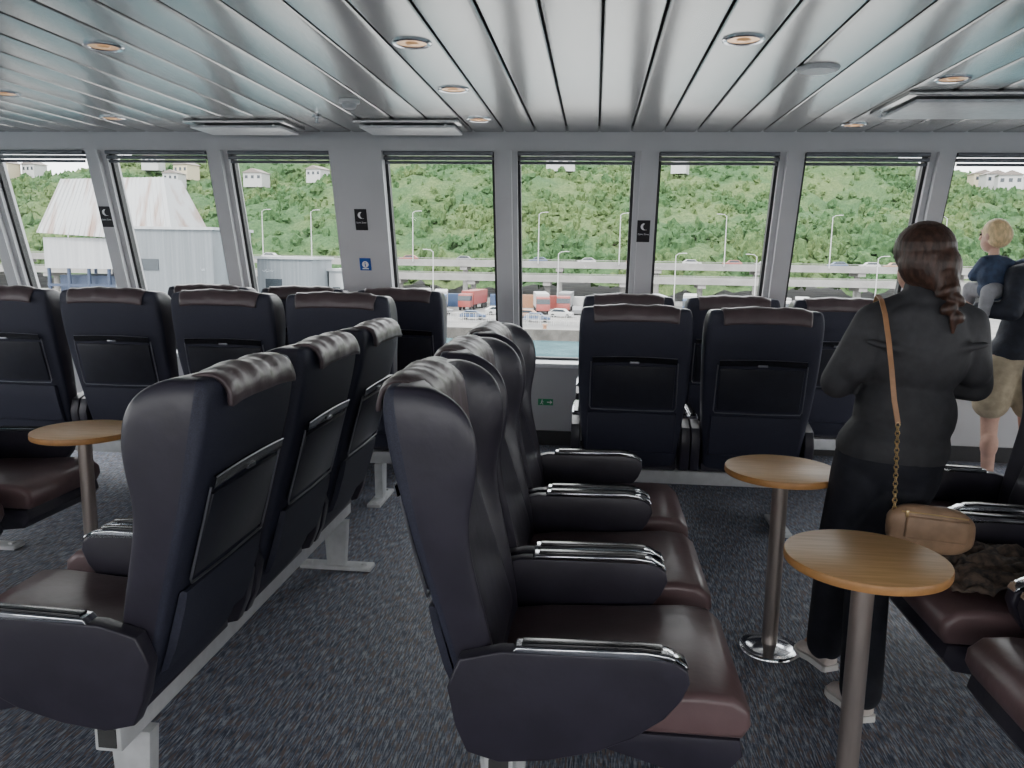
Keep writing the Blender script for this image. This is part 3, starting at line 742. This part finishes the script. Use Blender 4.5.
for k in range(10500):
    y=200+ (rnd.random()**1.1)*240; x=rnd.uniform(-.86,.52)*y
    dens=noise.noise(V(x*.02,y*.02,9))
    if dens<-.1 and rnd.random()<.7: continue
    s=(.4+1.1*rnd.random()**2)*(1+.5*max(0,dens)); z=hillz(x,y)+s*.6+1.2*noise.noise(V(x*.09,y*.09,7))
    off=len(vs); sd=rnd.random()*50
    sx=s*rnd.uniform(.7,1.4); sz=s*rnd.uniform(.8,2.0)
    for b in base:
        f=1+.7*noise.noise(b*1.7+Vector((sd,0,0)))+.6*noise.noise(b*4+Vector((0,sd,0)))
        vs.append((x+b.x*sx*f,y+b.y*s*f,z+b.z*sz*f))
    fs+=[[i+off for i in f] for f in fc]
me=bpy.data.meshes.new("hillside_trees"); me.from_pydata(vs,[],fs); me.materials.append(M_fol2)
o=bpy.data.objects.new("hillside_trees",me); COL.objects.link(o); tag(o,"dense native tree canopies on the green hillside","trees"); o["kind"]="stuff"

def house(x,y,w,h,m):
    z=hillz(x,y)+2.8
    r=empty("house",(x,y,z),random.uniform(-.3,.3),"small pale house with gabled roof on the hill","house","hillside houses")
    bm=bmesh.new(); box(bm,(0,0,h/2-1),(w,7,h+2)); mk("walls",bm,[m],r,smooth=False)
    bm=bmesh.new(); prism(bm,[(-w/2-.5,h),(w/2+.5,h),(0,h+w*.22)],-4,4); mk("roof",bm,[M_roof],r,smooth=False)
    bm=bmesh.new()
    for k in range(3): box(bm,(-w/3+k*w/3,-3.52,h*.55),(w*.16,.06,h*.35))
    mk("window",bm,[M_carglass],r,smooth=False)
def wx(u,y): return y*(.995*u-.1)/(.1*u+.995)
for cx_,y,w,h,m in [(-.62,340,9,5,M_cream),(-.585,345,7,4,M_owhite),(-.44,330,7,3.5,M_owhite),(-.40,320,7,4,M_cream),(-.415,308,6,3.5,M_owhite),(-.315,322,8,3.6,M_owhite),(-.24,335,7,3.5,M_owhite),
                    (.055,322,11,3.5,M_owhite),(.20,335,6,3,M_owhite),(.58,330,7,4,M_owhite),(.60,318,8,4,M_owhite),(.62,335,7,4,M_owhite),(.565,345,7,4,M_cream),(.64,330,7,4,M_owhite),(.50,335,7,3.5,M_owhite)]:
    house(wx(cx_,y),y,w,h,m)

def viaduct(y,z,th,span,label):
    r=empty("viaduct",(0,y,GZ),0,label,"viaduct","elevated roads")
    h=z-GZ
    bm=bmesh.new(); box(bm,(-40,0,h-th/2),(560,7,th)); mk("deck",bm,[M_conc],r,smooth=False)
    for s_ in (-1,1):
        bm=bmesh.new(); box(bm,(-40,s_*3.4,h+.3),(560,.25,.6)); box(bm,(-40,s_*3.4,h+.9),(560,.08,.08)); mk("barrier",bm,[M_conc],r,smooth=False)
    x=-250
    while x<190:
        bm=bmesh.new(); cyl(bm,(x,0,0),(x,0,h-th),.6,seg=16); box(bm,(x,0,h-th-.4),(1.6,6.5,.8)); mk("column",bm,[M_conc],r,smooth=False); x+=span
viaduct(186,-.3,.9,22,"long pale concrete elevated motorway below the hill")
viaduct(172,-3.2,.7,16,"lower concrete flyover crossing the port yard")

def lamp0():
    r=empty("street_lamp",(0,0,0),0,"tall pale street lamp beside the elevated road","street lamp","street lamps")
    bm=bmesh.new(); cyl(bm,(0,0,0),(0,0,11),.13,.08,seg=10); mk("pole",bm,[M_pole],r)
    bm=bmesh.new(); tube(bm,[(0,0,10.9),(.5,0,11.3),(1.4,0,11.4)],.06,8); mk("arm",bm,[M_pole],r)
    bm=bmesh.new(); box(bm,(1.7,0,11.4),(.8,.3,.14),bevel=.04); mk("lamp_head",bm,[M_pole],r)
    return r
Lm=lamp0(); Lm.location=(wx(-.31,182.2),182.2,-.3)
for cx_,y,z in [(-.25,182.2,-.3),(-.125,182.2,-.3),(-.10,160,GZ),(.03,182.2,-.3),(.055,160,GZ),(.13,182.2,-.3),(.2,160,GZ),(.26,182.2,-.3),(.30,160,GZ),(.39,182.2,-.3),(.45,160,GZ),(.53,182.2,-.3),(-.55,182.2,-.3),(-.44,182.2,-.3),(-.18,160,GZ)]:
    copy_thing(Lm,(wx(cx_,y),y,z),random.choice([0,PI]))

r=empty("terminal_building",(-54.6,90,GZ),0,"corrugated port shed with rust-streaked tapering white roof","building")
t=bmesh.new()
bs=[(-7.6,-5,12.2),(8.3,-5,11.4),(8.3,5,11.4),(-7.6,5,12.2)]; tp=[(-6.3,-2,18.3),(5.9,-2,18.6),(5.9,2,18.6),(-6.3,2,18.3)]
b4=[t.verts.new(p) for p in bs]; t4=[t.verts.new(p) for p in tp]
for k in range(4): t.faces.new((b4[k],b4[(k+1)%4],t4[(k+1)%4],t4[k]))
t.faces.new(t4); t.faces.new(b4[::-1]); bmesh.ops.recalc_face_normals(t,faces=t.faces)
for k in range(27):
    f=k/26; a=Vector(bs[0]).lerp(Vector(bs[1]),f); b=Vector(tp[0]).lerp(Vector(tp[1]),f); tube(t,[a,b],.10,5)
mk("roof",t,[M_rust],r,smooth=False)
bm=bmesh.new(); box(bm,(.3,0,10.0),(15.2,9,3.4)); mk("walls",bm,[M_sheet],r,smooth=False)
bm=bmesh.new()
for k in range(7):
    for q in (-1,1): cyl(bm,(-7+k*2.4,q*4.3,0),(-7+k*2.4,q*4.3,8.3),.2,seg=8)
for z in (1.6,3.2,4.8,6.4): box(bm,(.2,-4.3,z),(14.8,.3,.3))
box(bm,(.2,0,4),(13,7,7))
mk("scaffold",bm,[M_bscaf],r,smooth=False)
def shed(x,y,w,d,h,m,label):
    r=empty("port_shed",(x,y,GZ),0,label,"building","port sheds")
    bm=bmesh.new(); box(bm,(0,0,h/2),(w,d,h)); mk("walls",bm,[m],r,smooth=False)
    bm=bmesh.new(); box(bm,(0,0,h+.12),(w+.4,d+.4,.24)); mk("roof",bm,[M_sheet],r,smooth=False)
    bm=bmesh.new(); box(bm,(w*.2,-d/2-.03,1.8),(2.2,.08,3.6)); mk("door",bm,[M_grey],r,smooth=False)
    bm=bmesh.new(); box(bm,(-w*.2,-d/2-.03,h*.75),(w*.3,.08,1.0)); mk("window",bm,[M_carglass],r,smooth=False)
shed(-38,72,9.2,8,12.3,M_gsheet,"square grey metal-clad port shed")
shed(-30.5,80,5.6,6,9.8,M_gsheet,"low grey port cabin block beside the sheds")
shed(-26.2,84,2.6,5,8.6,M_sheet,"white port cabin beside the sheds")

def truck(x,y,z,rot,mc,mb,label):
    r=empty("truck",(x,y,z),rot,label,"truck","port trucks")
    bm=bmesh.new(); prism(bm,[(4.2,.7),(6.3,.7),(6.35,1.8),(6.0,3.1),(4.2,3.2)],-1.2,1.2,bevel=.08); mk("cab",bm,[mc],r)
    bm=bmesh.new(); prism(bm,[(5.2,1.9),(6.38,1.9),(6.1,2.8),(5.2,2.8)],-1.22,1.22); mk("windscreen",bm,[M_carglass],r,smooth=False)
    bm=bmesh.new(); box(bm,(-1.2,0,2.35),(10,2.45,2.6),bevel=.05); box(bm,(-1.2,0,.95),(10,1.0,.2),0); mk("cargo_box",bm,[mb],r,smooth=False)
    for xx in (5.3,2.9,-3.2,-4.4,-5.5):
        for q in (-1,1):
            bm=bmesh.new(); cyl(bm,(xx,q*.85,.5),(xx,q*1.2,.5),.5,seg=18); mk("wheel",bm,[M_tyre],r)
def car(x,y,z,rot,mc):
    r=empty("car",(x,y,z),rot,"small car by the port roads","car","cars")
    bm=bmesh.new(); prism(bm,[(-2.1,.35),(2.1,.35),(2.1,.8),(1.2,.95),(.6,1.45),(-1.1,1.5),(-1.9,1.0),(-2.1,.9)],-.85,.85,bevel=.06); mk("car_body",bm,[mc],r)
    bm=bmesh.new(); prism(bm,[(-1.65,1.0),(1.0,1.0),(.55,1.38),(-1.05,1.42)],-.865,.865); mk("window",bm,[M_carglass],r,smooth=False)
    for xx in (-1.3,1.3):
        for q in (-1,1):
            bm=bmesh.new(); cyl(bm,(xx,q*.65,.33),(xx,q*.88,.33),.33,seg=16); mk("wheel",bm,[M_tyre],r)
def container(x,y,z,rot,m,label):
    bm=bmesh.new(); box(bm,(0,0,1.3),(6,2.4,2.6))
    for k in range(14): box(bm,(-2.8+k*.43,0,1.3),(.2,2.5,2.3))
    for a in (-1,1):
        for b in (-1,1): box(bm,(a*2.95,b*1.18,1.3),(.2,.2,2.65))
    o=mk("shipping_container",bm,[m],None,smooth=False,loc=(x,y,z)); o.rotation_euler=(0,0,rot); tag(o,label,"container","containers")
TL="port truck with box trailer"
for cx_,y,z,rot,mc,mb in [(.035,150,GZ,-1.45,M_red,M_owhite),(-.115,155,GZ,-1.5,M_owhite,M_owhite),(-.09,152,GZ,-1.4,M_cblue,M_owhite),(-.05,156,GZ,-1.7,M_red,M_red),(.065,154,GZ,-1.6,M_red,M_grey),(.18,150,GZ,-1.5,M_owhite,M_sheet),(.22,154,GZ,-1.7,M_cblue,M_owhite),
      (.33,152,GZ,-1.5,M_owhite,M_owhite),(.36,150,GZ,-1.8,M_red,M_owhite)]:
    truck(wx(cx_,y),y,z,rot,mc,mb,TL)
cm=[M_owhite,M_red,M_grey,M_cblue,M_owhite,M_orange]
i=0
for cx_,y in [(-.15,138),(-.12,132),(-.09,140),(-.05,130),(-.02,142),(.02,135),(.06,139),(.10,144),(.14,136),(.18,141),(.21,133),(.24,139),(.29,142),(.33,135),(.37,140),(.41,145),(.46,138),(-.2,142),(-.24,136),(-.1,147),(.08,147),(.03,128),(.12,126),(.26,128)]:
    car(wx(cx_,y),y,GZ,random.choice([0,.3,PI/2,-.2]),cm[i%6]); i+=1
for cx_ in [-.30,-.13,-.06,.03,.09,.15,.22,.27,.31,.40,.44,.47,.50]:
    car(wx(cx_,186),186,-.3,random.choice([0,PI]),cm[i%6]); i+=1
for cx_,y,m in [(.02,163,M_orange),(.055,162,M_red),(.085,160,M_owhite),(-.01,163,M_cblue),(.12,161,M_grey),(.31,161,M_red),(.26,162,M_owhite),(-.17,150,M_red),(-.21,152,M_owhite),(-.08,162,M_cblue),(.40,161,M_owhite)]:
    container(wx(cx_,y),y,GZ,random.uniform(-.2,.2),m,"corrugated shipping container standing in the yard")
for cx_,y,L_ in [(-.07,125,26),(.10,123,20),(.3,126,30)]:
    bm=bmesh.new(); n=int(L_/2)
    for k in range(n+1): cyl(bm,(-L_/2+k*L_/n,0,0),(-L_/2+k*L_/n,0,1.5),.06,seg=8)
    for z in (.7,1.45): box(bm,(0,0,z),(L_,.07,.07))
    for k in range(n*3): box(bm,(-L_/2+(k+.5)*L_/(n*3),0,.75),(.04,.04,1.4))
    tag(mk("quay_fence",bm,[M_pole],None,smooth=False,loc=(wx(cx_,y),y,GZ)),"pale metal fence along the quay","fence","quay fences")
for k in range(9):
    bm=bmesh.new(); cyl(bm,(0,0,0),(0,0,.5),.3,.25,seg=14); cyl(bm,(0,0,.5),(0,0,.7),.42,.36,seg=14)
    tag(mk("bollard",bm,[M_orange if k%2 else M_grey],None,loc=(-16+k*9,116.2,GZ)),"squat mooring bollard on the quay edge","bollard","quay bollards")

# ------------------------------------------------------------------ light
w=bpy.data.worlds.new("sky"); scene.world=w; w.use_nodes=True
nt=w.node_tree; N=nt.nodes; L=nt.links; bg=N["Background"]
tc=N.new("ShaderNodeTexCoord"); nz=N.new("ShaderNodeTexNoise"); nz.inputs["Scale"].default_value=3; nz.inputs["Detail"].default_value=5
L.new(tc.outputs["Generated"],nz.inputs["Vector"])
rp=N.new("ShaderNodeValToRGB"); rp.color_ramp.elements[0].position=.35; rp.color_ramp.elements[0].color=(.90,.92,.95,1)
rp.color_ramp.elements[1].position=.65; rp.color_ramp.elements[1].color=(1,.99,.97,1)
L.new(nz.outputs["Fac"],rp.inputs["Fac"]); L.new(rp.outputs["Color"],bg.inputs["Color"]); bg.inputs["Strength"].default_value=6.2
sd=bpy.data.lights.new("sun",'SUN'); sd.energy=5; sd.angle=math.radians(12); sd.color=(1,.97,.92)
so=bpy.data.objects.new("sun",sd); COL.objects.link(so); so.rotation_euler=(math.radians(42),0,math.radians(-25))

# ------------------------------------------------------------------ camera
cd=bpy.data.cameras.new("camera"); cam=bpy.data.objects.new("camera",cd); COL.objects.link(cam)
cd.sensor_width=36; cd.lens=28.09; cd.clip_start=.05; cd.clip_end=2000
R=Matrix.Rotation(math.radians(5.74),4,'Z')@Matrix.Rotation(math.radians(90-9.17),4,'X')@Matrix.Rotation(math.radians(.9),4,'Z')
cam.matrix_world=Matrix.Translation((0,0,1.55))@R
scene.camera=cam
